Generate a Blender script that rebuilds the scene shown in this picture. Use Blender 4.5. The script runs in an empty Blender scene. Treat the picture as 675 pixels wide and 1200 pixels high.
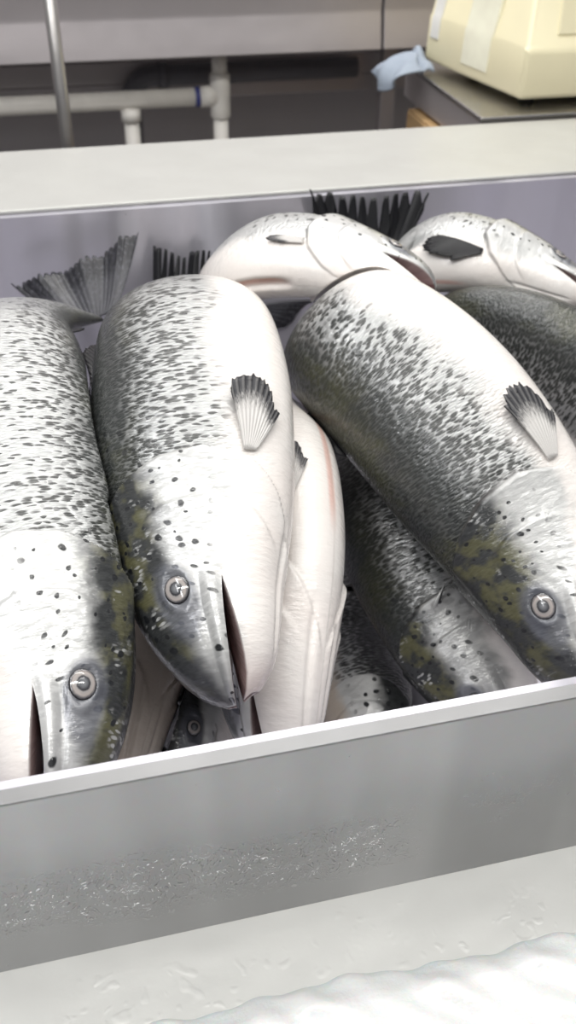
import bpy, math, random
import numpy as np
from mathutils import Vector
from mathutils.bvhtree import BVHTree
random.seed(4)
C = bpy.context.scene.collection
R0 = 0.90                      # height of the trough rim above the shop floor
# ------------------------------------------------------------------ camera calibration (metres; origin under the camera)
FPX = 1100.0
_X = np.array([5602, 769, -FPX]); _X /= np.linalg.norm(_X)
_D = np.array([-24, -1400, -FPX]); _D -= _X * _D.dot(_X); _D /= np.linalg.norm(_D)
_Z = -_D; _Y = np.cross(_Z, _X)
RM = np.array([_X, _Y, _Z])    # camera axes -> world
CAM = np.array([0, 0, R0 + 0.5])
def at(px, py, Y):
    r = RM @ np.array([px - 337.5, 600 - py, -FPX])
    return CAM + r * (Y / r[1])
def atz(px, py, z):
    r = RM @ np.array([px - 337.5, 600 - py, -FPX])
    return CAM + r * ((R0 + z - CAM[2]) / r[2])
# ------------------------------------------------------------------ object helpers
def link(o, parent=None):
    C.objects.link(o)
    if parent is not None:
        o.parent = parent
        o.matrix_parent_inverse = parent.matrix_world.inverted() if False else o.matrix_parent_inverse
    return o
def tag(o, label=None, cat=None, group=None, kind=None):
    if label: o['label'] = label
    if cat: o['category'] = cat
    if group: o['group'] = group
    if kind: o['kind'] = kind
    return o
def mesh_obj(name, V, F, mat, parent=None, org=None, smooth=True, attrs=None):
    V = np.asarray(V, float)
    if org is None: org = np.zeros(3)
    me = bpy.data.meshes.new(name)
    me.from_pydata((V - org).tolist(), [], [list(map(int, f)) for f in F])
    if attrs:
        for k, (typ, arr) in attrs.items():
            a = me.attributes.new(k, typ, 'POINT')
            key = {'FLOAT': 'value', 'FLOAT_VECTOR': 'vector', 'FLOAT_COLOR': 'color'}[typ]
            a.data.foreach_set(key, np.asarray(arr, np.float32).ravel())
    me.polygons.foreach_set('use_smooth', [smooth] * len(me.polygons))
    me.materials.append(mat); me.update()
    o = bpy.data.objects.new(name, me)
    C.objects.link(o)
    if parent is not None: o.parent = parent
    else: o.location = org
    return o
def empty(name, loc, label, cat, group=None):
    o = bpy.data.objects.new(name, None); C.objects.link(o); o.location = loc
    o.empty_display_size = .05
    return tag(o, label, cat, group)
class MB:
    def __init__(s): s.V = []; s.F = []
    def add(s, V, F):
        b = len(s.V); s.V += [tuple(v) for v in V]; s.F += [[b + i for i in f] for f in F]
    def box(s, x0, x1, y0, y1, z0, z1):
        s.add([(x0,y0,z0),(x1,y0,z0),(x1,y1,z0),(x0,y1,z0),(x0,y0,z1),(x1,y0,z1),(x1,y1,z1),(x0,y1,z1)],
              [(0,3,2,1),(4,5,6,7),(0,1,5,4),(1,2,6,5),(2,3,7,6),(3,0,4,7)])
    def prism_x(s, prof, x0, x1):      # closed (y,z) profile run along x
        n = len(prof)
        V = [(x0, y, z) for y, z in prof] + [(x1, y, z) for y, z in prof]
        F = [(i, (i+1) % n, n + (i+1) % n, n + i) for i in range(n)] + [tuple(range(n))[::-1], tuple(range(n, 2*n))]
        s.add(V, F)
    def tube(s, pts, r, n=20, cap=True):
        pts = [np.array(p, float) for p in pts]; rs = r if isinstance(r, (list, tuple)) else [r]*len(pts)
        V = []; F = []; prev = None
        for i, p in enumerate(pts):
            t = pts[min(i+1, len(pts)-1)] - pts[max(i-1, 0)]; t /= np.linalg.norm(t)
            if prev is None:
                a = np.array([0,0,1.]) if abs(t[2]) < .9 else np.array([1.,0,0])
            else: a = prev
            u = a - t*a.dot(t); u /= np.linalg.norm(u); prev = u; w = np.cross(t, u)
            for k in range(n):
                th = 2*math.pi*k/n
                V.append(p + rs[i]*(u*math.cos(th) + w*math.sin(th)))
        for i in range(len(pts)-1):
            for k in range(n):
                F.append((i*n+k, i*n+(k+1) % n, (i+1)*n+(k+1) % n, (i+1)*n+k))
        if cap: F += [tuple(range(n))[::-1], tuple(range((len(pts)-1)*n, len(pts)*n))]
        s.add(V, F)
    def build(s, name, mat, parent=None, org=None, bevel=0, seg=3, smooth=False):
        if org is None: org = np.array(parent.location) if parent is not None and parent.parent is None else np.zeros(3)
        o = mesh_obj(name, s.V, s.F, mat, parent, np.array(org, float), smooth=smooth or bevel > 0)
        if bevel:
            m = o.modifiers.new('bevel', 'BEVEL'); m.width = bevel; m.segments = seg; m.limit_method = 'ANGLE'; m.angle_limit = .6
            m.harden_normals = True
        return o
# ------------------------------------------------------------------ material helpers
class NT:
    def __init__(s, name):
        s.m = bpy.data.materials.new(name); s.m.use_nodes = True
        s.t = s.m.node_tree; s.n = s.t.nodes; s.L = s.t.links
        s.b = s.n['Principled BSDF']
    def put(s, sock, v):
        if isinstance(v, bpy.types.NodeSocket): s.L.new(v, sock)
        elif v is not None: sock.default_value = v
    def attr(s, name, out='Vector'):
        a = s.n.new('ShaderNodeAttribute'); a.attribute_name = name; return a.outputs[out]
    def math(s, op, a, b=None, c=None, clamp=False):
        n = s.n.new('ShaderNodeMath'); n.operation = op; n.use_clamp = clamp
        s.put(n.inputs[0], a); s.put(n.inputs[1], b); s.put(n.inputs[2], c); return n.outputs[0]
    def sep(s, v):
        n = s.n.new('ShaderNodeSeparateXYZ'); s.put(n.inputs[0], v); return n.outputs
    def vmul(s, v, xyz):
        n = s.n.new('ShaderNodeVectorMath'); n.operation = 'MULTIPLY'; s.put(n.inputs[0], v); n.inputs[1].default_value = xyz; return n.outputs[0]
    def vadd(s, v, w):
        n = s.n.new('ShaderNodeVectorMath'); n.operation = 'ADD'; s.put(n.inputs[0], v); s.put(n.inputs[1], w); return n.outputs[0]
    def noise(s, v, scale, detail=3, rough=.5, out=0):
        n = s.n.new('ShaderNodeTexNoise'); s.put(n.inputs['Vector'], v); n.inputs['Scale'].default_value = scale
        n.inputs['Detail'].default_value = detail; n.inputs['Roughness'].default_value = rough; return n.outputs[out]
    def vor(s, v, scale, feature='F1', rnd=1.0, dim='3D'):
        n = s.n.new('ShaderNodeTexVoronoi'); n.voronoi_dimensions = dim; n.feature = feature; s.put(n.inputs['Vector'], v)
        n.inputs['Scale'].default_value = scale; n.inputs['Randomness'].default_value = rnd; return n.outputs
    def ramp(s, v, stops):       # piecewise linear / smooth float ramp through a colour ramp
        n = s.n.new('ShaderNodeValToRGB'); r = n.color_ramp
        while len(r.elements) < len(stops): r.elements.new(.5)
        for e, (p, c) in zip(r.elements, stops):
            e.position = p; e.color = (c, c, c, 1) if not isinstance(c, (tuple, list)) else (*c, 1)
        s.put(n.inputs[0], v); return n.outputs[0]
    def sstep(s, v, a, b):       # smoothstep a->b gives 0->1
        n = s.n.new('ShaderNodeMapRange'); n.interpolation_type = 'SMOOTHSTEP'
        s.put(n.inputs[0], v); s.put(n.inputs[1], a); s.put(n.inputs[2], b); return n.outputs[0]
    def mix(s, f, a, b):
        n = s.n.new('ShaderNodeMix'); n.data_type = 'RGBA'
        for sock, v in ((n.inputs[0], f), (n.inputs[6], a), (n.inputs[7], b)):
            if isinstance(v, (tuple, list)): v = (*v, 1)
            s.put(sock, v)
        return n.outputs[2]
    def bump(s, h, strength, dist, nrm=None):
        n = s.n.new('ShaderNodeBump'); n.inputs['Strength'].default_value = strength; n.inputs['Distance'].default_value = dist
        s.put(n.inputs['Height'], h)
        if nrm is not None: s.L.new(nrm, n.inputs['Normal'])
        return n.outputs[0]
    def obj(s):
        return s.n.new('ShaderNodeTexCoord').outputs['Object']
    def set(s, **k):
        nm = dict(col='Base Color', metal='Metallic', rough='Roughness', nrm='Normal', coat='Coat Weight', coatr='Coat Roughness',
                  spec='Specular IOR Level', sub='Subsurface Weight', subs='Subsurface Scale', aniso='Anisotropic', coatn='Coat Normal', trans='Transmission Weight', ior='IOR')
        for a, v in k.items():
            if isinstance(v, (tuple, list)) and a == 'col': v = (*v, 1)
            s.put(s.b.inputs[nm[a]], v)
        return s.m
def plain(name, col, rough=.5, metal=0., nscale=30, namp=.12, bump=.1):
    t = NT(name); o = t.obj(); n = t.noise(o, nscale, 4)
    c = t.mix(n, tuple(x*(1-namp) for x in col), tuple(min(1, x*(1+namp)) for x in col))
    return t.set(col=c, rough=t.math('MULTIPLY_ADD', n, .15, rough-.07), metal=metal, nrm=t.bump(t.noise(o, nscale*4, 3), bump, .002))
def steel(name, col, rough, wave=(1.,1.,1.), wscale=6, wamp=.2, wdist=.02, drops=None, scuff=.12, metal=1., streak=0.):
    t = NT(name); o = t.obj()
    n1 = t.noise(t.vmul(o, wave), wscale, 2); n2 = t.noise(o, 60, 5, .7)
    c = t.mix(t.noise(o, 9, 4), tuple(x*(1-scuff) for x in col), col)
    if streak: c = t.mix(t.sstep(t.noise(t.vmul(o, (9, 1, .5)), 1.1, 2), .42, .66), tuple(x*(1-streak) for x in col), c)  # upright streaks painted into the colour, imitating stretched reflections in the steel
    nr = t.bump(n1, wamp, wdist)
    nr = t.bump(n2, .06, .002, nr)
    if drops:
        w = t.vadd(t.vmul(o, drops['stretch']), t.vmul(t.noise(o, 25, 2, out=1), (.5, .5, .5)))
        v = t.vor(w, drops['scale'])[0]
        d = t.sstep(v, .42, .12)
        band = t.math('MULTIPLY', d, t.sstep(t.noise(t.vmul(o, drops['mstretch']), drops['mscale'], 2), drops['lo'], drops['hi']))
        if 'z' in drops:
            z = t.math('ADD', t.sep(o)[2], t.math('MULTIPLY_ADD', t.noise(o, 7, 2), .07, -.035))
            zc, zw = drops['z']
            band = t.math('MULTIPLY', band, t.sstep(t.math('ABSOLUTE', t.math('SUBTRACT', z, zc)), zw, zw*.3))
        nr = t.bump(band, drops['amp'], .003, nr)
    return t.set(col=c, metal=metal, rough=t.math('MULTIPLY_ADD', n2, .12, rough-.06), nrm=nr)
# ------------------------------------------------------------------ salmon material
def salmon_mat(seed, back=.20, dark=.0, olive=.6, silver=1.0, belly=(.80,.785,.76), spots=1.0, patch=.6):
    t = NT('salmon_skin')
    fc = t.attr('fish_coord'); fm = t.attr('fish_metric'); mk = t.attr('fish_mask', 'Color')
    s, ph, side = t.sep(fc)
    sc = t.n.new('ShaderNodeSeparateColor'); t.L.new(mk, sc.inputs[0]); head, mouth, gill = sc.outputs
    eye = t.attr('fish_mask', 'Alpha')
    off = (seed*3.1, seed*1.7, seed*.9)
    fmo = t.vadd(fm, off)
    big = t.noise(fmo, 14, 3); med = t.noise(fmo, 45, 3); fine = t.noise(t.vmul(fmo, (1, .5, 1)), 260, 3)
    php = t.math('ADD', ph, t.math('ADD', t.math('MULTIPLY_ADD', big, .20, -.10), t.math('MULTIPLY_ADD', med, .12, -.06)))
    # scales: rows of short dark flecks, denser toward the back
    v = t.vor(t.vmul(fmo, (1/.0026, 1/.0070, 1)), 1.0, dim='2D')
    r = t.sep(v[1])[0]
    thr = t.ramp(php, [(0, .97), (back-.08, .92), (back+.04, .66), (back+.14, .46), (.60, .14), (.69, 0.)])
    thr = t.math('ADD', t.math('ADD', thr, dark), t.math('MULTIPLY', t.math('SUBTRACT', t.noise(fmo, 26, 3), .5), patch))
    thr = t.math('MULTIPLY', thr, t.sstep(ph, .72, .58))
    fleck = t.math('MULTIPLY', t.sstep(r, t.math('ADD', thr, .10), t.math('SUBTRACT', thr, .10)), t.sstep(v[0], .80, .35))
    silv = t.mix(fine, tuple(silver*x for x in (.36,.37,.37)), tuple(min(.9, silver*x) for x in (.62,.625,.62)))
    flank = t.mix(fleck, silv, t.mix(med, (.010,.011,.011), (.040,.043,.039)))
    olv = t.mix(t.math('MULTIPLY', t.sstep(big, .45, .62), olive), (.045,.05,.048), (.10,.10,.035))
    bk = t.sstep(php, back+.09, back-.12)
    flank = t.mix(t.math('MULTIPLY', bk, .85), flank, t.mix(fine, olv, (.016,.018,.018)))
    # big round spots on the shoulder, sparse
    vs = t.vor(t.vmul(t.vadd(fmo, t.vmul(t.noise(fmo, 90, 2, out=1), (.006,.006,0))), (1/.0145, 1/.0135, 1)), 1.0, dim='2D')
    rr = t.sep(vs[1])
    size = t.math('MULTIPLY_ADD', rr[1], .16, .10)
    spot = t.math('MULTIPLY', t.sstep(vs[0], size, t.math('MULTIPLY', size, .6)), t.math('GREATER_THAN', rr[0], .25))
    body_sp = t.math('MULTIPLY', spot, t.math('MULTIPLY', t.sstep(s, .42, .28), t.sstep(ph, .48, .38)))
    flank = t.mix(t.math('MULTIPLY', body_sp, .8*spots), flank, (.012,.013,.014))
    bel = t.sstep(php, .56, .70)
    bcol = t.mix(t.noise(fmo, 20, 4), belly, tuple(x*y for x, y in zip(belly, (.97,.90,.875))))
    col = t.mix(bel, flank, bcol)
    # head: olive crown, pale cheek, round black spots
    hph = t.math('ADD', ph, t.math('ADD', t.math('MULTIPLY_ADD', big, .24, -.12), t.math('MULTIPLY_ADD', med, .14, -.07)))
    hb = back*.45 + .20
    crown = t.mix(t.math('MULTIPLY', t.sstep(med, .46, .62), olive), (.032,.034,.035), (.125,.12,.05))
    crown = t.mix(t.sstep(ph, .17, .08), crown, (.028,.030,.031))
    crown = t.mix(t.math('MULTIPLY', t.math('MULTIPLY', t.sstep(r, .45, .75), t.sstep(v[0], .7, .3)), t.math('MULTIPLY', t.sstep(t.noise(fmo, 38, 3), .54, .64), .8)), crown, (.50,.505,.50))  # pale scale patches painted into the crown colour as wet glints
    hs = .5+.5*silver if silver > .7 else silver
    cheek = t.mix(med, tuple(hs*x for x in (.46,.465,.46)), tuple(hs*x for x in (.68,.68,.67)))
    hc = t.mix(t.sstep(hph, hb-.04, hb+.08), crown, cheek)
    hc = t.mix(t.sstep(t.math('ADD', hph, t.math('MULTIPLY', s, -.35)), .52, .62), hc, bcol)
    hc = t.mix(t.math('MULTIPLY', t.math('MULTIPLY', spot, t.sstep(ph, .60, .50)), spots), hc, (.010,.011,.013))
    hc = t.mix(t.math('MULTIPLY', eye, .85), hc, (.10,.105,.125))
    snout = t.math('MULTIPLY', t.sstep(s, .075, .02), t.sstep(ph, .55, .38))
    hc = t.mix(t.math('MULTIPLY', snout, .75), hc, (.06,.062,.068))
    col = t.mix(head, col, hc)
    # rosy blush along the lips and the cut belly, dark gill slit
    lip = t.math('MULTIPLY', t.sstep(s, .05, .0), t.sstep(ph, .45, .6))
    col = t.mix(t.math('MULTIPLY', lip, .35), col, (.62,.40,.37))
    vent = t.math('MULTIPLY', t.sstep(ph, .972, .995), t.math('MULTIPLY', t.sstep(s, .26, .32), t.sstep(s, .66, .58)))
    col = t.mix(t.math('MULTIPLY', vent, .7), col, (.70,.40,.33))
    col = t.mix(t.math('MULTIPLY', gill, t.sstep(ph, .8, .5)), col, (.05,.045,.045))
    col = t.mix(mouth, col, t.mix(t.noise(fmo, 120, 3), (.10,.035,.04), (.22,.11,.10)))
    # wet skin: scale relief, slime
    relief = t.math('MULTIPLY', t.sstep(v[0], .75, .1), t.math('MULTIPLY', t.math('SUBTRACT', 1., head), t.sstep(ph, .85, .6)))
    nr = t.bump(t.noise(t.vmul(fmo, (1.4, .5, 1)), 110, 3, .6), .42, .0022)
    nr = t.bump(t.noise(fmo, 30, 3), .22, .006, nr)
    nr2 = t.bump(relief, .60, .0010, nr)
    nrc = t.bump(t.noise(t.vmul(fmo, (1.7, .55, 1)), 150, 2, .6), .75, .0030, t.bump(t.noise(fmo, 42, 3), .5, .006))
    pale = t.math('MAXIMUM', bel, mouth)
    metal = t.math('MULTIPLY', t.math('SUBTRACT', 1., pale), t.math('MULTIPLY', t.math('SUBTRACT', 1., fleck), .30))
    return t.set(col=col, metal=metal, rough=t.math('MULTIPLY_ADD', fine, .18, .23), nrm=nr2, coat=.60, coatr=.07, coatn=nrc, spec=.42)

def fin_mat(name, base, edge, edge_at=.45, rays=60, streak=(.5,.5,.52), samt=.0):
    t = NT(name); fc = t.attr('fin_coord'); a, b, _ = t.sep(fc)
    w = t.math('SINE', t.math('MULTIPLY', b, rays*2*math.pi))
    nz = t.noise(t.vmul(fc, (5, 26, 1)), 3, 4)
    e = t.sstep(t.math('ADD', a, t.math('MULTIPLY_ADD', nz, .5, -.25)), edge_at-.15, edge_at+.15)
    col = t.mix(e, base, edge)
    col = t.mix(t.math('MULTIPLY', t.sstep(t.noise(t.vmul(fc, (9, 14, 1)), 2, 4), .50, .62), samt), col, streak)
    col = t.mix(t.math('MULTIPLY', t.sstep(w, -.2, .8), .25), col, tuple(x*.5 for x in base))
    return t.set(col=col, rough=.42, coat=.12, coatr=.2, spec=.3, nrm=t.bump(w, .35, .0012))
def eye_mats():
    t = NT('fish_iris'); r = t.attr('eye_radius', 'Fac')
    n = t.noise(t.obj(), 300, 3)
    c = t.ramp(t.math('ADD', r, t.math('MULTIPLY_ADD', n, .12, -.06)), [(0, (.03,.03,.035)), (.42, (.03,.03,.035)), (.50, (.30,.28,.27)), (.68, (.36,.32,.30)), (.80, (.12,.115,.12)), (.88, (.012,.012,.015))])
    iris = t.set(col=c, rough=.12, coat=1., coatr=.04)
    t = NT('fish_pupil'); r = t.attr('eye_radius', 'Fac')
    pupil = t.set(col=t.ramp(r, [(0, (.20,.205,.215)), (.5, (.12,.125,.135)), (.95, (.03,.03,.035))]), rough=.1, coat=1., coatr=.04)
    return iris, pupil
M_IRIS, M_PUPIL = eye_mats()
M_PEC = fin_mat('pale_fin', (.62,.60,.58), (.025,.025,.03), .62, 11)
M_TAIL = fin_mat('tail_fin_skin', (.06,.06,.068), (.018,.018,.022), .62, 17, (.13,.13,.15), .35)
M_COMB = fin_mat('dark_fin_skin', (.012,.012,.015), (.006,.006,.008), .5, 14)

# ------------------------------------------------------------------ salmon builder
S_T  = np.array([0, .007, .016, .03, .06, .10, .15, .20, .25, .32, .40, .50, .60, .70, .80, .88, .93])
HU_T = np.array([.010,.022,.032,.043,.058,.071,.083,.092,.099,.107,.110,.105,.091,.071,.050,.038,.040])
HL_T = np.array([.010,.022,.032,.043,.057,.071,.085,.097,.106,.114,.118,.113,.097,.073,.049,.038,.040])
HW_T = np.array([.010,.020,.028,.036,.046,.054,.061,.066,.069,.072,.073,.070,.059,.044,.029,.018,.008])
GP = np.array([0,.12,.25,.4,.55,.7,.82,.92,1.0]); GS = np.array([.192,.208,.240,.262,.268,.250,.212,.165,.122])
def smooth_interp(x, xp, fp):            # monotone cubic
    h = np.diff(xp); d = np.diff(fp)/h; m = np.zeros(len(xp)); m[1:-1] = (d[:-1]+d[1:])/2; m[0] = d[0]; m[-1] = d[-1]
    for i in range(len(d)):
        if d[i] == 0: m[i] = m[i+1] = 0
    x = np.clip(x, xp[0], xp[-1]); i = np.clip(np.searchsorted(xp, x, side='right')-1, 0, len(h)-1)
    u = (x-xp[i])/h[i]
    return (2*u**3-3*u**2+1)*fp[i] + (u**3-2*u**2+u)*h[i]*m[i] + (-2*u**3+3*u**2)*fp[i+1] + (u**3-u**2)*h[i]*m[i+1]
def ss(x, a, b):
    u = np.clip((x-a)/(b-a), 0, 1); return u*u*(3-2*u)
SOLID = []                                # finished fish as collision shapes
YMIN, YMAX, ZMIN, XMIN, XMAX = .405, 1.372, R0-.395, -.76, 1.56
class Fish:
    def __init__(f, pts, L, side, roll=0., roll_tail=None, dk=1., wk=1., gape=.08, corner=.112, cut=0., seed=0, gap=.0055, nring=230, nhalf=80):
        f.L = L; f.side = side; f.dk = dk; f.wk = wk; f.gape = gape; f.corner = corner; f.cut = cut; f.seed = seed; f.gapm = gap
        P = np.array([at(*p) if not isinstance(p[0], str) else np.array([p[1], p[2], p[3]+R0]) for p in pts])
        # Catmull-Rom, then even arc length
        Q = np.vstack([2*P[0]-P[1], P, 2*P[-1]-P[-2]]); out = []
        for i in range(1, len(Q)-2):
            p0, p1, p2, p3 = Q[i-1:i+3]
            for u in np.linspace(0, 1, 30, endpoint=False):
                out.append(.5*((2*p1)+(-p0+p2)*u+(2*p0-5*p1+4*p2-p3)*u*u+(-p0+3*p1-3*p2+p3)*u**3))
        out.append(P[-1]); out = np.array(out)
        for _ in range(25): out[1:-1] = .25*out[:-2]+.5*out[1:-1]+.25*out[2:]
        a = np.concatenate([[0], np.cumsum(np.linalg.norm(np.diff(out, axis=0), axis=1))])
        f.arc = a[-1]
        need = .93*L
        if a[-1] < need:                  # run straight on to the tail root
            d = out[-1]-out[-4]; d /= np.linalg.norm(d); d[2] = max(d[2], -.25); d /= np.linalg.norm(d)
            for k in range(1, 11): out = np.vstack([out, out[-1]+d*(need-a[-1])/10])
            a = np.concatenate([[0], np.cumsum(np.linalg.norm(np.diff(out, axis=0), axis=1))])
        N = 400; f.ss = np.linspace(0, .93, N)
        f.sp = np.array([np.interp(f.ss*L, a, out[:, k]) for k in range(3)]).T
        T = np.gradient(f.sp, axis=0); T /= np.linalg.norm(T, axis=1)[:, None]
        # frame: flank normal toward the camera, carried along without twist
        k0 = int(N*.2/.93); n = CAM-f.sp[k0]; n -= T[k0]*n.dot(T[k0]); n /= np.linalg.norm(n)
        NN = np.zeros((N, 3)); NN[k0] = n
        for rng in (range(k0+1, N), range(k0-1, -1, -1)):
            prev = n
            for i in rng:
                v = prev-T[i]*prev.dot(T[i]); v /= np.linalg.norm(v); NN[i] = v; prev = v
        DD = np.cross(T, NN)*side
        rt = roll if roll_tail is None else roll_tail
        ang = np.radians(roll+(rt-roll)*ss(f.ss, .25, .6))[:, None]
        f.T = T; f.N = NN*np.cos(ang)+DD*np.sin(ang); f.D = DD*np.cos(ang)-NN*np.sin(ang)
    def frame(f, s):
        g = lambda A: np.stack([np.interp(s, f.ss, A[:, k]) for k in range(3)], -1)
        return g(f.sp), g(f.N), g(f.D), g(f.T)
    def radii(f, s):
        L = f.L
        return (smooth_interp(s, S_T, HU_T)*L*f.dk, smooth_interp(s, S_T, HL_T)*L*f.dk, smooth_interp(s, S_T, HW_T)*L*f.wk)
    def relief(f, s, ph):
        L = f.L; sg = np.interp(ph, GP, GS) if np.ndim(ph) else np.interp(ph, GP, GS)
        dr = np.zeros(np.broadcast(s, ph).shape)
        m = ss(ph, .05, .14)*(.25+.75*ss(ph, .90, .68))*ss(ph, 1.0, .93)
        dr += m*L*.0100*(ss(sg-s, -.002, .004)*np.exp(-np.clip(sg-s, 0, 9)/.05) - .35*ss(s-sg, -.002, .003)*np.exp(-np.clip(s-sg, 0, 9)/.025))
        mp = ss(ph, .28, .36)*ss(ph, .86, .74)
        dr += mp*L*.0042*(ss((sg-.062)-s, -.003, .004)*np.exp(-np.clip(sg-.062-s, 0, 9)/.03))
        phj = .55+.05*np.clip(s/f.corner, 0, 1)
        dr += L*.0040*np.exp(-((ph-(phj-.075))/.035)**2)*ss(s, f.corner+.03, f.corner-.01)
        dr -= L*.0035*np.exp(-((ph-(phj-.135))/.022)**2)*ss(s, f.corner+.015, f.corner-.02)*ss(s, .0, .03)
        de = np.sqrt(((s-.108)/.020)**2+((ph-.375)/.062)**2)
        dr += L*.0022*np.exp(-((de-1.05)/.28)**2) - L*.002*np.exp(-(de/.7)**2)
        dr -= L*.004*np.exp(-((ph-.90)/.018)**2)*ss(s, .20, .15)*ss(s, .03, .06)
        if f.cut:
            dr -= f.cut*L*.02*np.exp(-((1-ph)/.03)**2)*ss(s, .26, .30)*ss(s, .66, .60)
        return dr
    def surf(f, s, ph, sd, lift=0.):
        s = np.asarray(s, float); ph = np.asarray(ph, float)
        c, n, d, t = f.frame(s); hu, hl, hw = f.radii(s)
        th = ph*np.pi; cs, sn = np.cos(th), np.sin(th)
        e = 1.0-.12*ss(s, .15, .3)
        x = np.sign(sn)*np.abs(sn)**e; y = np.where(cs > 0, hu, hl)*np.sign(cs)*np.abs(cs)**(1.03)
        x = x*hw*sd
        dr = f.relief(s, ph)+lift
        nx, ny = np.sin(th)*sd, np.cos(th)
        x = x+dr*nx; y = y+dr*ny
        return c+n*x[..., None]+d*y[..., None]
    def body(f, name, mat):
        nh = 80; nr = 230
        # ring stations: dense over the head
        g = np.linspace(0, 1, 2000); dens = 1/(.0022+.010*ss(g, .24, .34)+.004*ss(g, .5, .8)); cum = np.cumsum(dens); cum = (cum-cum[0])/(cum[-1]-cum[0])
        tk = np.interp(np.linspace(0, 1, nr), cum, g)*.93
        ph1 = np.linspace(0, 1, nh+1)
        ph = np.concatenate([ph1, ph1[1:-1][::-1]]); sd = np.concatenate([np.ones(nh+1), -np.ones(nh-1)]); n = len(ph)
        phj = .55+.05*.5
        u = np.clip(1-np.abs(ph-phj)/f.gape, 0, 1)
        lip = f.corner*u**1.15+.008*ss(ph, phj, phj+.2)
        TT, PP = np.meshgrid(tk, ph, indexing='ij'); SD = np.broadcast_to(sd, TT.shape); LP = np.broadcast_to(lip, TT.shape)
        S = TT+LP*np.clip(1-TT/.35, 0, 1)**2
        V = f.surf(S, PP, SD)
        rows = [V]; co = [np.stack([S, PP, SD], -1)]; mouth = [np.zeros(TT.shape)]
        # mouth lining: from the lip edge inward to the throat
        pre = []; prec = []; 
        c0, nn, dd, _ = f.frame(np.full(n, .12)); throat = f.frame(np.array(.13))[0]-f.frame(np.array(.13))[2]*.01
        lip0 = V[0]; inner = []
        for k, q in enumerate((.0, .06, .14, .30, .55, .8)):
            cen = f.frame(np.clip(S[0]+.02*q, 0, .9))[0]
            shr = 1-(.10 if k == 1 else .0 if k == 0 else .18+.5*q)
            p = cen+(lip0-f.frame(S[0])[0])*shr if k else lip0
            if k > 1: p = p*(1-q*.75)+throat*(q*.75)
            inner.append(p)
        inner = inner[1:]
        rows = np.concatenate([np.array(inner)[::-1], V]); S2 = np.concatenate([np.tile(S[0], (len(inner), 1)), S]); P2 = np.concatenate([np.tile(ph, (len(inner), 1)), PP]); D2 = np.concatenate([np.tile(sd, (len(inner), 1)), SD])
        mo = np.concatenate([np.tile(np.linspace(1, .75, len(inner))[:, None], (1, n)), np.zeros(TT.shape)]); mo[len(inner)] = .12
        K = rows.shape[0]
        Vt = rows.reshape(-1, 3); base = np.arange(K*n).reshape(K, n)
        F = np.stack([base[:-1], np.roll(base[:-1], -1, 1), np.roll(base[1:], -1, 1), base[1:]], -1).reshape(-1, 4)
        if f.side > 0: F = F[:, ::-1]
        F = F.tolist(); i0 = len(Vt)
        Vt = np.vstack([Vt, throat[None], rows[-1].mean(0)[None]])
        fan = [[i0, (i+1) % n, i] for i in range(n)]+[[i0+1, (K-1)*n+i, (K-1)*n+(i+1) % n] for i in range(n)]
        if f.side > 0: fan = [q[::-1] for q in fan]
        F += fan
        hu, hl, hw = f.radii(S2); rad = (hu+hl+hw)/3
        coord = np.vstack([np.stack([S2, P2, D2], -1).reshape(-1, 3), [[.13, .6, 1], [.93, .5, 1]]])
        met = np.vstack([np.stack([S2*f.L, P2*np.pi*np.where(True, .085*f.L*(.35+.65*ss(S2, 0, .2)), 0), D2*.37], -1).reshape(-1, 3), [[.13*f.L, 0, 0], [.93*f.L, 0, 0]]])
        sg = np.interp(P2, GP, GS)
        head = ss(sg-S2, -.003, .003)
        gill = np.exp(-((S2-sg-.001)/.0022)**2)*ss(P2, .08, .2)*ss(P2, .97, .85)
        de = np.sqrt(((S2-.098)/.040)**2+((P2-.36)/.105)**2); eye = ss(de, 1.15, .75)
        mk = np.stack([head, mo, gill, eye], -1).reshape(-1, 4); mk = np.vstack([mk, [1, 1, 0, 0], [0, 0, 0, 0]])
        Vs = f.settle(Vt, .006); dl = (Vs-Vt)[:-2].reshape(K, n, 3)
        for _ in range(14):
            pd = np.concatenate([dl[:1], dl, dl[-1:]]); av = .25*(pd[:-2]+pd[2:]+np.roll(dl, 1, 1)+np.roll(dl, -1, 1)); dl = .4*dl+.6*av
        Vs = Vt.copy(); Vs[:-2] += dl.reshape(-1, 3)
        f.V = f.settle(Vs, f.gapm); f.F = F
        f.org = f.V.mean(0)
        f.o = mesh_obj(name, f.V, F, mat, None, f.org, attrs={'fish_coord': ('FLOAT_VECTOR', coord), 'fish_metric': ('FLOAT_VECTOR', met), 'fish_mask': ('FLOAT_COLOR', mk)})
        f.tree = BVHTree.FromPolygons([tuple(v) for v in f.V], F)
        return f.o
    def settle(f, V, margin=.005, own=None):  # soft flesh gives way where it presses on a fish already laid, or on the steel
        V = np.array(V); lo = V.min(0); hi = V.max(0)
        for tr, tl, th in SOLID+SOLID:
            if tr is own or (tl > hi).any() or (th < lo).any(): continue
            idx = np.where(((V > tl-margin) & (V < th+margin)).all(1))[0]
            for i in idx:
                p = Vector(V[i]); co, no, fi, dist = tr.find_nearest(p)
                if co is None: continue
                sgn = (p-co).dot(no)
                if sgn < 0 and dist < .12: V[i] = co+no*margin
                elif dist < margin: V[i] = co+(p-co).normalized()*margin
        V[:, 0] = np.clip(V[:, 0], XMIN, XMAX); V[:, 1] = np.clip(V[:, 1], YMIN, YMAX); V[:, 2] = np.maximum(V[:, 2], ZMIN)
        return V
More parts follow.
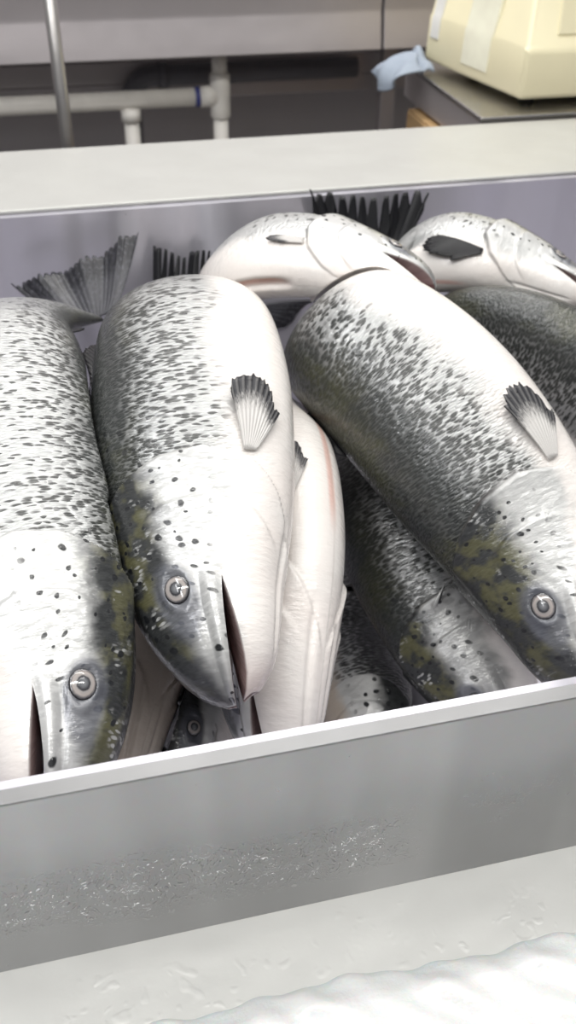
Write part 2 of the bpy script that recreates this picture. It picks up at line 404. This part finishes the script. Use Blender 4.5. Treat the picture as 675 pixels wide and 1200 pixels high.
    def eyes(f):
        for sd in (1, -1):
            p = f.surf(.108, .375, sd); e = 1e-3
            a = f.surf(.108+e, .375, sd)-p; b = f.surf(.108, .375+e*3, sd)-p
            nrm = np.cross(a, b); nrm /= np.linalg.norm(nrm)
            c = f.frame(np.array(.108))[0]
            if nrm.dot(p-c) < 0: nrm = -nrm
            a /= np.linalg.norm(a); b = np.cross(nrm, a)
            re = .0150*f.L
            def dome(r, h, lift, nr=9, n=40):
                V = [p+nrm*(h+lift)]; q = [0.]
                for k in range(1, nr+1):
                    u = k/nr
                    for j in range(n):
                        th = 2*math.pi*j/n
                        V.append(p+nrm*(lift+h*math.sqrt(max(0, 1-u*u*.98))-(.0015 if k == nr else 0))+(a*math.cos(th)*1.08+b*math.sin(th)*.95)*r*u); q.append(u)
                F = [(0, 1+j, 1+(j+1) % n) for j in range(n)]
                for k in range(nr-1):
                    for j in range(n): F.append((1+k*n+j, 1+(k+1)*n+j, 1+(k+1)*n+(j+1) % n, 1+k*n+(j+1) % n))
                F.append(tuple(1+(nr-1)*n+j for j in range(n))[::-1])
                return f.settle(V, .0015, f.tree), F, {'eye_radius': ('FLOAT', q)}
            V, F, A = dome(re, re*.30, .0012)
            eye = mesh_obj('eye', V, F, M_IRIS, f.o, f.org, attrs=A)
            V, F, A = dome(re*.43, re*.14, .0012+re*.22)
            mesh_obj('pupil', V, F, M_PUPIL, eye, f.org, attrs=A)
    def fan(f, name, fn, na, nb, mat, thick=.0014, label=None):
        A, B = np.meshgrid(np.linspace(0, 1, na), np.linspace(0, 1, nb), indexing='ij')
        V = f.settle(fn(A, B).reshape(-1, 3), .003, f.tree)
        F = [(i*nb+j, i*nb+j+1, (i+1)*nb+j+1, (i+1)*nb+j) for i in range(na-1) for j in range(nb-1)]
        o = mesh_obj(name, V, F, mat, f.o, f.org, attrs={'fin_coord': ('FLOAT_VECTOR', np.stack([A, B, 0*A], -1).reshape(-1, 3))})
        m = o.modifiers.new('thickness', 'SOLIDIFY'); m.thickness = thick; m.offset = 0
        if label: o['label'] = label
        return o
    def pectoral(f, sd=1, s0=.262, ph0=.70, ln=.095, a0=-14, a1=32, lift=.10, mat=None, label=None):
        rg = np.random.RandomState(f.seed+5); jag = 1-.10*rg.rand(60)
        r = .09*f.L*math.pi
        def fn(A, B):
            th = np.radians(a0+(a1-a0)*B); prof = (.62+.38*np.sin(np.clip(B*1.0+.18, 0, 1)*math.pi))
            l = ln*f.L*A*prof*np.where(A > .9, np.interp(B, np.linspace(0, 1, 60), jag), 1)
            w = (.012*f.L)*(B-.5)*(1-A)
            return f.surf(np.clip(s0+(l*np.cos(th))/f.L, 0, .92), np.clip(ph0+(l*np.sin(th)+w)/r, 0.02, .99), np.full(A.shape, float(sd)), .0035+lift*l)
        return f.fan('pectoral_fin', fn, 16, 34, mat or M_PEC, label=label)
    def median(f, name, s0, s1, ph0, h, rake, mat=None):
        rg = np.random.RandomState(f.seed+9); jag = 1-.25*rg.rand(30)
        def fn(A, B):
            s = s0+(s1-s0)*B; c, n, d, t = f.frame(s); p = f.surf(s, np.full(A.shape, ph0), 1.)
            dr = d*(1 if ph0 < .5 else -1)
            hh = h*f.L*np.sin(np.clip(B*.85+.25, 0, 1)*math.pi)**.7*A*np.interp(B, np.linspace(0, 1, 30), jag)
            return p+(dr*.6-dr*.75*(A[..., None] < .02)*.006/.6+t*rake)*hh[..., None]
        return f.fan(name, fn, 8, 30, mat or M_COMB)
    def tail(f, base=None, dirv=None, spread=None, ln=.15, span=.2, fork=.22, notch=0., mat=None, curl=.0, seed=1, teeth=22, label=None):
        rg = np.random.RandomState(seed); nb = 120
        j1 = 1-.07*rg.rand(teeth+1)
        c, n, d, t = f.frame(np.array(.93))
        base = c-t*.006 if base is None else np.array(base); dirv = t if dirv is None else np.array(dirv, float); dirv = dirv/np.linalg.norm(dirv)
        spread = d if spread is None else np.array(spread, float); spread = spread-dirv*spread.dot(dirv); spread /= np.linalg.norm(spread)
        nrm = np.cross(dirv, spread); root = .034*f.L
        gap = rg.rand(teeth)
        def fn(A, B):
            x = B*2-1
            k = np.clip((B*teeth).astype(int), 0, teeth-1); fr = B*teeth-k
            l = ln*(1-fork*(1-np.abs(x)**1.5))*np.interp(B, np.linspace(0, 1, teeth+1), j1)
            slit = notch*gap[k]*np.clip(1-np.abs(fr-.5)/.28, 0, 1)
            l = l*(1-slit)
            w = root*x*(1-A)+span*.5*x*A**.85
            wav = .006*np.sin(B*19+seed)*A+curl*A*A
            return base+dirv*(l*A)[..., None]+spread*w[..., None]+nrm*wav[..., None]
        return f.fan('tail_fin', fn, 22, nb, mat or M_TAIL, .0016, label)
    def done(f):
        SOLID.append((f.tree, f.V.min(0), f.V.max(0)))
LATER = []
GRP = 'whole salmon piled in the steel trough'
def salmon(label, mat, tailkw=None, pec=True, fins=True, **k):
    pk = k.pop('peck', {})
    f = Fish(**k); tag(f.body('salmon', mat), label, 'fish', GRP)
    f.done()
    def rest():
        f.eyes()
        if pec: f.pectoral(**pk)
        if fins:
            f.median('dorsal_fin', .43, .54, 0.0, .035, .9)
            if k['seed'] in (1, 5):
              f.median('adipose_fin', .71, .74, 0.0, .025, 1.0)
              f.median('anal_fin', .67, .77, 1.0, .04, .9)
        f.tail(**(tailkw or {}))
    LATER.append(rest)
    print('SALMON', label[:40], 'arc', round(f.arc, 3), 'L', f.L)
    return f
#FISH
def build_fish():
    salmon('large silver salmon lying head down in the middle, eye and mouth in full view',
           salmon_mat(1, back=.33, dark=.05, silver=.8), pts=[(278,828,.518),(262,762,.560),(243,690,.62),(232,600,.70),(224,520,.775),(219,446,.86),(214,390,.945),(210,376,1.03),(204,396,1.12),(200,414,1.22)],
           L=.86, dk=1.05, side=-1, roll=4, gape=.085, seed=1, tailkw=dict(base=at(206,410,1.27), dirv=at(213,297,1.35)-at(206,410,1.27), spread=(1,0,0), ln=.158, span=.085, fork=.06, notch=.8, mat=M_COMB, seed=3, teeth=9))
    salmon('big dark salmon lying diagonally on the right, its head at the front rim',
           salmon_mat(2, back=.40, dark=.10, silver=.78), pts=[(708,824,.523),(682,767,.565),(654,704,.62),(614,632,.69),(571,570,.75),(527,512,.81),(474,453,.88),(414,402,.95),(394,396,1.02),(390,396,1.10),(418,385,1.19),(428,350,1.28)],
           L=.90, dk=1.05, side=-1, roll=-14, roll_tail=-4, gape=.09, seed=2, tailkw=dict(base=at(430,320,1.31), dirv=at(432,240,1.345)-at(430,320,1.31), spread=(1,.0,0), ln=.125, span=.19, fork=.06, notch=.9, mat=M_COMB, seed=5, teeth=11))
    salmon('smaller salmon lying crosswise at the back, white throat and gaping mouth pointing to the right',
           salmon_mat(3, back=.17, olive=.8, dark=-.2), pts=[(508,345,1.00),(472,328,1.03),(430,313,1.06),(388,303,1.09),(345,298,1.12),(308,302,1.15),(280,322,1.20),(274,345,1.26),(280,370,1.31)],
           L=.62, side=1, dk=1.08, roll=58, gape=.13, corner=.12, cut=1., gap=.006, seed=3, peck=dict(ph0=.66, ln=.07, a0=-4, a1=14, lift=.02))
    salmon('small salmon crosswise in the far right corner, pinkish white jaw against the frame edge',
           salmon_mat(4, back=.18, olive=.9, dark=-.2), pts=[(694,352,1.06),(650,331,1.10),(605,311,1.14),(560,298,1.17),(522,295,1.20),(492,308,1.24),(482,338,1.28),(480,378,1.31)],
           L=.62, side=1, roll=52, gape=.09, seed=4, peck=dict(mat=M_COMB))
    salmon('silver salmon at the far left with a round grey eye above the front rim',
           salmon_mat(5, back=.24, dark=-.10, silver=.92), pts=[(58,972,.450),(62,900,.483),(62,812,.545),(48,725,.61),(34,640,.685),(20,560,.765),(10,480,.85),(8,420,.93),(20,388,1.02),(50,374,1.10),(85,372,1.17),(108,372,1.21)],
           L=.86, side=1, roll=2, gape=.085, seed=5, tailkw=dict(base=at(110,374,1.22), dirv=at(92,318,1.30)-at(110,374,1.22), spread=at(160,270,1.30)-at(20,330,1.30), ln=.12, span=.20, fork=.12, notch=.12, seed=7, label='broad dark tail fin'))
    salmon('dark backed salmon on the right edge, its head out of view',
           salmon_mat(6, back=.36, dark=.30, silver=.6), pts=[(890,720,.75),(842,640,.80),(788,560,.86),(728,494,.92),(668,440,.985),(608,401,1.04),(552,386,1.09),(515,390,1.16),(505,400,1.23)],
           L=.84, side=1, roll=-30, gape=.06, gap=.013, seed=6, tailkw=dict(ln=.03, span=.05))
    salmon('white bellied salmon wedged right of the middle salmon, pale throat turned up',
           salmon_mat(7, back=.16), pts=[(330,915,.53),(322,830,.575),(318,740,.645),(314,650,.73),(308,585,.82),(302,540,.92),(296,515,1.02),(290,505,1.12)],
           L=.80, dk=1.04, wk=1.04, tailkw=dict(ln=.06, span=.08), side=-1, roll=44, gape=.10, seed=7, fins=False, peck=dict(s0=.31, ph0=.78, ln=.085, a0=-10, a1=30, lift=.02))
    salmon('dark speckled salmon underneath the diagonal salmon, its spotted nape showing beside the black gap',
           salmon_mat(8, back=.34, dark=.15, silver=.55), pts=[(612,890,.575),(577,822,.62),(532,745,.70),(494,668,.785),(467,610,.86),(444,560,.94),(425,520,1.04),(412,500,1.14)],
           L=.74, dk=1.05, tailkw=dict(ln=.06, span=.08), side=-1, roll=-8, gape=.06, pec=False, seed=8, fins=False)
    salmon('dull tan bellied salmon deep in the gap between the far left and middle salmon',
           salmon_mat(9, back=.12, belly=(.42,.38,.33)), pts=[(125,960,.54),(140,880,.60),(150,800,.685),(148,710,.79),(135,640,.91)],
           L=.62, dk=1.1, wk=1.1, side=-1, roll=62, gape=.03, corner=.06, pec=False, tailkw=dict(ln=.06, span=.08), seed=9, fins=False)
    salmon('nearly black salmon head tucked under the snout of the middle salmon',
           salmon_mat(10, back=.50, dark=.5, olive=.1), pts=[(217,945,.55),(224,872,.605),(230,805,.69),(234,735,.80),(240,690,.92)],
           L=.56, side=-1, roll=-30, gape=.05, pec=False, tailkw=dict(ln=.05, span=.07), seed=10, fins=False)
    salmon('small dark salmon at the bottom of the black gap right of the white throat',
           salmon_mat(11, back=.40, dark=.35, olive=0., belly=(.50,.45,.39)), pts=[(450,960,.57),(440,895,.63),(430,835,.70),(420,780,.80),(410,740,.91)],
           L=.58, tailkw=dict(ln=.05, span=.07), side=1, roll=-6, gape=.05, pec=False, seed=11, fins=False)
build_fish()
for q in LATER: q()
#SETTING
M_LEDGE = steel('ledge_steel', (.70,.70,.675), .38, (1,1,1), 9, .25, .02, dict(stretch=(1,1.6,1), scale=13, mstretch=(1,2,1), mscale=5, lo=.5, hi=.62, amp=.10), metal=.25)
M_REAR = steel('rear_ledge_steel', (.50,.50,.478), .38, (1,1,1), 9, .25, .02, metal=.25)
M_RIM = steel('rim_steel', (.27,.27,.275), .30)
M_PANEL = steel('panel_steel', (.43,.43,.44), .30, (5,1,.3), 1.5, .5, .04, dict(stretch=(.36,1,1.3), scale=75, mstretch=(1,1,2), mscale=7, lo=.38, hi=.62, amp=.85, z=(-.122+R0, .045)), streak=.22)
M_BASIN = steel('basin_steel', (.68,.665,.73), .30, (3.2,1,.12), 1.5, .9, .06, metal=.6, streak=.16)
M_DULL  = steel('dull_steel', (.58,.54,.55), .42, (1,1,1), 5, .2, .02, metal=.7)
M_TUBE  = steel('tube_steel', (.6,.58,.56), .3)
M_ICE = None
XL, XR = -.80, 1.60
def trough():
    r = empty('fish_trough', (.4, .9, 0), 'long stainless steel trough full of salmon, with wide pale ledges front and back', 'trough')
    r.location = (.4, .9, 0); org = np.array(r.location)
    bpy.context.view_layer.update()
    b = MB(); zt = R0-.40; w = .0025
    # basin: back wall, floor, ends, front inner skin
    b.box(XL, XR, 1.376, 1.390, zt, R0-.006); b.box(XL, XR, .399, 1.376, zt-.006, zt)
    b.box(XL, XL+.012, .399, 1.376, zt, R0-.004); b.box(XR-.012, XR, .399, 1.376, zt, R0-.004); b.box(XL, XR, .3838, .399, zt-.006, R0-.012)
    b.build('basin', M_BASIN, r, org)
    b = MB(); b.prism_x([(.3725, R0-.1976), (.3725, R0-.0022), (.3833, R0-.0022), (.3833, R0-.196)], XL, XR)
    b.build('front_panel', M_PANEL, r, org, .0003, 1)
    b = MB(); b.box(XL, XR, .3720, .3838, R0-.0024, R0); b.build('rim', M_RIM, r, org, .0007, 2)
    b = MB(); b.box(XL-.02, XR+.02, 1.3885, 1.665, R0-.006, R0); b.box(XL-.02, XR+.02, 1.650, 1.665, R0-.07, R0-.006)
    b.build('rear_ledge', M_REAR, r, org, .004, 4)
    b = MB(); b.box(XL-.02, XR+.02, .06, .3834, R0-.212, R0-.1975); b.box(XL-.02, XR+.02, .06, .075, R0-.30, R0-.212)
    b.build('front_ledge', M_LEDGE, r, org, .004, 4)
    for x in (XL+.1, XR-.1):
        for y in (.16, 1.55):
            b = MB(); b.tube([(x, y, 0), (x, y, R0-(.21 if y < 1 else .02))], .022); b.build('leg', M_TUBE, r, org, smooth=True)
trough()
def ice_bed():
    t = NT('crushed_ice_white'); o = t.obj(); n = t.noise(o, 60, 5, .65)
    t.set(col=t.mix(n, (.74,.745,.74), (.82,.82,.815)), rough=.35, sub=.3, subs=.02, coat=.3, coatr=.15, nrm=t.bump(n, .35, .006))
    rg = np.random.RandomState(2); nx, ny = 420, 60
    xs = np.linspace(XL+.05, XR-.05, nx); ed = np.zeros(nx)
    for k, amp in ((3, .0025), (7, .002), (17, .0018), (41, .0016), (90, .0010)):
        ed += amp*np.sin(xs*k*2.1+rg.rand()*6.3)
    V = []; zs = R0-.1972
    for j in range(ny):
        v = j/(ny-1)
        for i in range(nx):
            y = .085+(.309+ed[i]-.085)*v
            d = min(v*.225, (1-v)*.225)
            h = .016*min(1, (d/.022))**.55
            q = .0022*math.sin(xs[i]*63+v*9)*math.sin(v*33+xs[i]*21)+.0016*math.sin(xs[i]*150+v*40)
            V.append((xs[i], y, zs+h+(q if 0 < j < ny-1 else 0)*min(1, h/.01)))
    F = [(j*nx+i, j*nx+i+1, (j+1)*nx+i+1, (j+1)*nx+i) for j in range(ny-1) for i in range(nx-1)]
    n0 = len(V); V += [(x, y, zs) for x, y, z in V]
    F += [tuple(n0+k for k in f[::-1]) for f in F]
    o = mesh_obj('crushed_ice', V, F, t.m); tag(o, 'bed of bright white crushed ice on the front steel ledge', 'ice', kind='stuff')
ice_bed()
# ------------------------------------------------------------------ the shop behind the trough
t = NT('wall_paint'); o = t.obj(); t.set(col=t.mix(t.noise(o, 3, 4), (.46,.43,.43), (.56,.53,.56)), rough=.55, nrm=t.bump(t.noise(o, 80, 3), .1, .002)); M_WALL = t.m
t = NT('floor_tile'); o = t.obj()
br = t.n.new('ShaderNodeTexBrick'); t.L.new(o, br.inputs['Vector']); br.offset = 0; br.inputs['Scale'].default_value = 3.3
br.inputs['Color1'].default_value = (.23,.225,.22,1); br.inputs['Color2'].default_value = (.26,.255,.25,1); br.inputs['Mortar'].default_value = (.1,.1,.1,1); br.inputs['Brick Width'].default_value = 1; br.inputs['Row Height'].default_value = 1; br.inputs['Mortar Size'].default_value = .012
t.set(col=br.outputs[0], rough=.4); M_FLOOR = t.m
b = MB(); b.box(-2.6, 3.6, -2.2, 3.0, -.05, 0); tag(b.build('floor', M_FLOOR), kind='structure')
b = MB(); b.box(-2.6, 3.6, 2.92, 3.0, 0, 2.9); tag(b.build('wall_back', M_WALL), kind='structure')
M_PVC = plain('pvc_pipe', (.86,.83,.78), .4); M_PVCG = plain('grey_pipe', (.15,.145,.165), .45); M_BLUE = plain('blue_tape', (.06,.07,.25), .5)
def bench():
    r = empty('sink_bench', (.6, 2.7, 0), 'long dull steel sink bench behind the trough, seen as a low apron above dark pipes', 'bench'); org = np.array(r.location)
    for x0, x1, nm in ((-1.1, .832, 'apron'), (.838, 2.3, 'apron')):
        b = MB(); b.prism_x([(2.440, R0-.040), (2.456, R0+.040), (2.459, R0+.050), (2.442, R0+.17), (2.90, R0+.17), (2.90, R0+.155), (2.482, R0+.155), (2.478, R0+.04), (2.456, R0-.040)], x0, x1)
        b.build(nm, M_DULL, r, org, .003, 3)
    b = MB(); b.box(-1.1, 2.3, 2.70, 2.90, R0-.155, R0-.10); b.box(-1.1, 2.3, 2.70, 2.715, R0-.20, R0-.155)
    b.build('lower_shelf', M_DULL, r, org, .004)
    for x in (-1.05, .915, 2.25):
        b = MB(); b.box(x-.02, x+.02, 2.60, 2.64, 0, R0+.155); b.build('leg', M_DULL, r, org, .003)
bench()
def pipes():
    r = empty('drain_pipe', (.3, 2.55, 0), 'off-white plastic drain pipe running level under the sink bench to an upright tee', 'pipe'); org = np.array(r.location)
    a = at(-140, 128, 2.55); c = at(246, 116, 2.55); z = (a[2]+c[2])/2
    b = MB(); b.tube([(-1.0, 2.55, z), (c[0], 2.55, z)], .0225, 24); b.build('pipe_run', M_PVC, r, org, smooth=True)
    x = at(258, 115, 2.55)[0]
    b = MB(); b.tube([(x, 2.55, 0.0), (x, 2.55, z-.05)], .0195, 24); b.tube([(x, 2.55, z+.05), (x, 2.55, R0-.045)], .0195, 24); b.build('riser', M_PVC, r, org, smooth=True)
    b = MB(); b.tube([(x, 2.55, z-.055), (x, 2.55, z-.05), (x, 2.55, z+.05), (x, 2.55, z+.055)], [.022, .0265, .0265, .022], 24); b.tube([(x-.052, 2.55, z), (x-.01, 2.55, z)], .026, 24)
    b.build('tee_fitting', M_PVC, r, org, smooth=True)
    b = MB(); b.tube([(x-.066, 2.55, z), (x-.054, 2.55, z)], .0245, 24); tag(b.build('tape_band', M_BLUE, r, org, smooth=True), 'blue tape band')
    x2 = at(154, 140, 2.55)[0]
    b = MB(); b.tube([(x2, 2.55, 0), (x2, 2.55, z-.018)], .0195, 24); b.tube([(x2, 2.55, z-.05), (x2, 2.55, z-.02)], .0255, 24); b.build('branch', M_PVC, r, org, smooth=True)
    r = empty('elbow_pipe', (.3, 2.68, 0), 'dark grey elbow pipe high up under the sink bench, behind the off-white pipe', 'pipe'); org = np.array(r.location)
    z = at(200, 88, 2.66)[2]; x0 = at(152, 95, 2.66)[0]
    b = MB(); P = [(x0, 2.66, 0), (x0, 2.66, z-.06)]
    for k in range(1, 9):
        th = math.pi/2*k/8; P.append((x0+.06-.06*math.cos(th), 2.66, z-.06+.06*math.sin(th)))
    P += [(x0+.62, 2.66, z)]
    b.tube(P, .026, 22); b.build('pipe_bend', M_PVCG, r, org, smooth=True)
    b = MB(); b.tube([(x0+.075, 2.66, z), (x0+.10, 2.66, z)], .031, 22); b.build('collar', M_PVCG, r, org, smooth=True)
pipes()
def post():
    p = at(76, 140, 1.95)
    r = empty('steel_post', (p[0], 1.95, 0), 'slim round steel post standing between the trough and the sink bench', 'post'); org = np.array(r.location)
    b = MB(); b.tube([(p[0], 1.95, .004), (p[0], 1.95, R0+.55)], .0125, 20); b.build('upright', M_TUBE, r, org, smooth=True)
    b = MB(); b.tube([(p[0], 1.95, 0), (p[0], 1.95, .010)], [.04, .036], 24); b.build('foot', M_TUBE, r, org, smooth=True)
    b = MB(); b.tube([(p[0], 1.95, R0+.55), (p[0], 1.95, R0+.562), (p[0], 1.95, R0+.568)], [.0145, .0145, .008], 20); b.build('cap', M_TUBE, r, org, smooth=True)
post()
def table():
    x0, x1, y0, y1 = .785, 1.62, 1.700, 2.14; z = R0
    r = empty('steel_table', (1.2, 1.9, 0), 'steel work table in the back right corner carrying the cream scale', 'table'); org = np.array(r.location)
    t = steel('table_steel', (.50,.49,.49), .26, metal=1.)
    b = MB(); b.box(x0, x1, y0, y1, z-.010, z); b.build('table_top', t, r, org, .003)
    b = MB(); b.box(x0+.004, x0+.02, y0+.004, y1-.004, z-.07, z-.0102); b.box(x1-.02, x1-.004, y0+.004, y1-.004, z-.07, z-.0102); b.box(x0+.02, x1-.02, y0+.004, y0+.02, z-.07, z-.0102); b.box(x0+.02, x1-.02, y1-.02, y1-.004, z-.07, z-.0102)
    b.build('apron', M_DULL, r, org, .002)
    for x in (x0+.024, x1-.06):
        for y in (y0+.024, y1-.06):
            b = MB(); b.box(x, x+.036, y, y+.036, 0, z-.0102); b.build('leg', M_DULL, r, org, .003)
    b = MB(); b.box(x0+.03, x1-.03, y0+.06, y1-.06, z-.50, z-.486); b.build('lower_shelf', M_DULL, r, org, .002)
table()
def scale():
    z = R0
    r = empty('weighing_scale', (1.1, 1.95, z), 'bulky cream plastic weighing scale on the steel table at the top right', 'scale'); org = np.array(r.location)
    cream = plain('cream_plastic', (.88,.81,.56), .42, 0, 12, .05, .05)
    pale = plain('faded_label', (.93,.89,.72), .5); dk = plain('scale_foot', (.02,.02,.02), .6); white = plain('white_tag', (.85,.84,.80), .5)
    pL = atz(608, 118, .014); x0 = pL[0]; yf = pL[1]; x1 = x0+.42; yb = 2.09
    zb = z+.013; fl = .068
    # tapered housing: base band and a sloped upper case
    b = MB(); P = []
    rows = [(0, x0+.004, yf+.004, yb), (.010, x0, yf, yb+.004), (.088, x0+.003, yf+.003, yb+.004), (.094, x0+.006, yf+.010, yb+.002), (.34, x0+.045, yf+.085, yb-.02), (.355, x0+.06, yf+.10, yb-.035)]
    V = []
    for h, xa, ya, ybk in rows:
        ins = (xa-x0)
        V += [(xa, ya, zb+h), (x1-ins, ya, zb+h), (x1-ins+fl, ybk, zb+h), (xa-fl, ybk, zb+h)]
    F = [(3, 2, 1, 0), (20, 21, 22, 23)]
    for k in range(5):
        for j in range(4): F.append((k*4+j, k*4+(j+1) % 4, k*4+4+(j+1) % 4, k*4+4+j))
    b.add(V, F); b.build('housing', cream, r, org, .009, 4)
    b = MB(); m = .05
    def fp(u, h, off):      # a point on the sloped front
        k = (h-.094)/(.34-.094); ya = yf+.010+(.085-.010)*k; xa = x0+.006+(.045-.006)*k
        return (xa+(x1-2*(xa-x0)-x0)*u, ya-off, zb+h)
    V = [fp(.14, .11, -.012), fp(.86, .11, -.012), fp(.86, .31, -.012), fp(.14, .31, -.012), fp(.14, .11, .004), fp(.86, .11, .004), fp(.86, .31, .004), fp(.14, .31, .004)]
    b.add(V, [(0,3,2,1),(4,5,6,7),(0,1,5,4),(1,2,6,5),(2,3,7,6),(3,0,4,7)]); b.build('front_plate', cream, r, org, .004)
    # label, crease strip and tag on the left side (thin plates on the sloped flank)
    def sp(y, h, off):
        xa = x0+float(np.interp(h, [0, .010, .088, .094, .34], [.004, 0, .003, .006, .045]))
        return (xa-off-fl*(y-yf)/(yb-yf), y, zb+h)
    def plate(nm, ya, yb_, h0, h1, mat, th=.0022):
        b = MB(); hs = [h0]+[h for h in (.088, .094) if h0 < h < h1]+[h1]; V = []; F = []
        for h in hs: V += [sp(ya, h, th), sp(yb_, h, th), sp(yb_, h, -.004), sp(ya, h, -.004)]
        for k in range(len(hs)-1):
            for jx in range(4): F.append((k*4+jx, k*4+4+jx, k*4+4+(jx+1) % 4, k*4+(jx+1) % 4))
        F += [(0, 1, 2, 3), tuple(len(V)-4+q for q in (3, 2, 1, 0))]
        b.add(V, F); return b.build(nm, mat, r, org, .0008)
    tag(plate('side_label', yf+.115, yf+.205, .025, .165, pale), 'faded blank label patch')
    tag(plate('tag', yb-.045, yb-.015, .05, .15, white), 'white tag')
    for x in (x0+.04, x1-.04):
        for y in (yf+.05, yb-.03):
            b = MB(); b.tube([(x, y, z+.0003), (x, y, zb+.003)], [.016, .012], 18); b.build('foot', dk, r, org, smooth=True)
    b = MB(); b.box(x0+.06, x1-.06, yf+.12, yb-.04, zb+.352, zb+.375); b.box(x0+.01, x1-.01, yf+.05, yb+.0, zb+.372, zb+.380); b.build('weighing_plate', M_TUBE, r, org, .003)
    return x0, yf, yb
SX, SYF, SYB = scale()
def cloth():
    t = NT('blue_cloth'); o = t.obj(); t.set(col=t.mix(t.noise(o, 30, 3), (.25,.29,.36), (.33,.38,.45)), rough=.75, nrm=t.bump(t.noise(o, 250, 3), .3, .001))
    nx, ny = 46, 40; V = []
    for j in range(ny):
        v = j/(ny-1)
        for i in range(nx):
            u = i/(nx-1)
            # u: from the table inward edge (0) over the left edge and down (1); v along the table edge
            y = 1.995+.130*v+.012*math.sin(u*5+1)
            e = .42
            if u < e:
                x = .803-(.803-.775)*(u/e); z = R0+.008+.030*math.sin(v*math.pi)*math.sin(u/e*math.pi*.8+.4)+.005*math.sin(v*12+u*8)
            else:
                k = (u-e)/(1-e)
                x = .775-.066*math.sin(min(1, k*1.2)*1.5)-.008*math.sin(v*9+k*4); z = R0+.012-.055*k*k*(.45+.8*v*(1-v)*2)+.022*(1-k)*math.sin(v*math.pi)
            V.append((x, y, z))
    F = [(j*nx+i, j*nx+i+1, (j+1)*nx+i+1, (j+1)*nx+i) for j in range(ny-1) for i in range(nx-1)]
    o = mesh_obj('cleaning_cloth', V, F, t.m); tag(o, 'crumpled pale blue cloth hanging over the steel table edge beside the scale', 'cloth')
    m = o.modifiers.new('thickness', 'SOLIDIFY'); m.thickness = .004
cloth()
def carton():
    t = plain('cardboard', (.48,.31,.15), .7, 0, 20, .15)
    r = empty('cardboard_box', (.95, 1.95, R0-.485), 'brown cardboard box on the shelf beneath the steel table', 'box'); org = np.array(r.location)
    b = MB(); x0, x1, y0, y1, z0, z1 = .772, 1.16, 1.84, 2.06, R0-.485, R0-.082
    b.box(x0, x1, y0, y1, z0, z1); b.build('carton', t, r, org, .003)
    for ya, yb in ((y0+.002, (y0+y1)/2-.002), ((y0+y1)/2+.002, y1-.002)):
        b = MB(); b.box(x0+.002, x1-.002, ya, yb, z1, z1+.005); b.build('flap', t, r, org, .001)
carton()
# ------------------------------------------------------------------ light
W = bpy.data.worlds.new('shop_light'); bpy.context.scene.world = W; W.use_nodes = True
nt = W.node_tree; bg = nt.nodes['Background']
tc = nt.nodes.new('ShaderNodeTexCoord'); sx = nt.nodes.new('ShaderNodeSeparateXYZ'); nt.links.new(tc.outputs['Generated'], sx.inputs[0])
rp = nt.nodes.new('ShaderNodeValToRGB'); nt.links.new(sx.outputs[2], rp.inputs[0])
el = rp.color_ramp.elements; el[0].position = 0; el[0].color = (.16,.16,.17,1); el[1].position = .75; el[1].color = (.95,.95,.93,1)
e = el.new(.25); e.color = (.38,.38,.40,1)
nt.links.new(rp.outputs[0], bg.inputs['Color']); bg.inputs['Strength'].default_value = .55
def area(name, loc, rot, sx, sy, power, col=(1, 1, 1)):
    l = bpy.data.lights.new(name, 'AREA'); l.shape = 'RECTANGLE'; l.size = sx; l.size_y = sy; l.energy = power; l.color = col
    o = bpy.data.objects.new(name, l); C.objects.link(o); o.location = loc; o.rotation_euler = rot; return o
area('unseen_tube_lamp', (.3, .30, 2.75), (0, 0, 0), 2.4, .12, 27, (1, .985, .95))
area('unseen_tube_lamp', (.3, 1.25, 2.75), (0, 0, 0), 2.4, .12, 12, (1, .985, .95))
area('unseen_tube_lamp', (.7, 2.35, 2.75), (0, 0, 0), 2.4, .12, 36, (1, .985, .95))  # unseen rear lamp, added to brighten the scale, bench and back wall
area('unseen_tube_lamp', (-1.0, .4, 2.75), (0, 0, 0), .12, 2.4, 18, (.96, .97, 1))
# ------------------------------------------------------------------ camera
cd = bpy.data.cameras.new('camera'); cam = bpy.data.objects.new('camera', cd); C.objects.link(cam)
from mathutils import Matrix
Mx = Matrix([[*RM[i], CAM[i]] for i in range(3)]+[[0, 0, 0, 1]]); cam.matrix_world = Mx
cd.sensor_fit = 'VERTICAL'; cd.sensor_height = 36; cd.sensor_width = 36*675/1200; cd.lens = 36*FPX/1200; cd.clip_start = .01
cd.dof.use_dof = True; cd.dof.focus_distance = .80; cd.dof.aperture_fstop = 33/5.0
sc = bpy.context.scene; sc.camera = cam
v = sc.view_settings; v.view_transform = 'Standard'; v.look = 'None'; v.gamma = 1; v.use_curve_mapping = False; v.exposure = 0.08
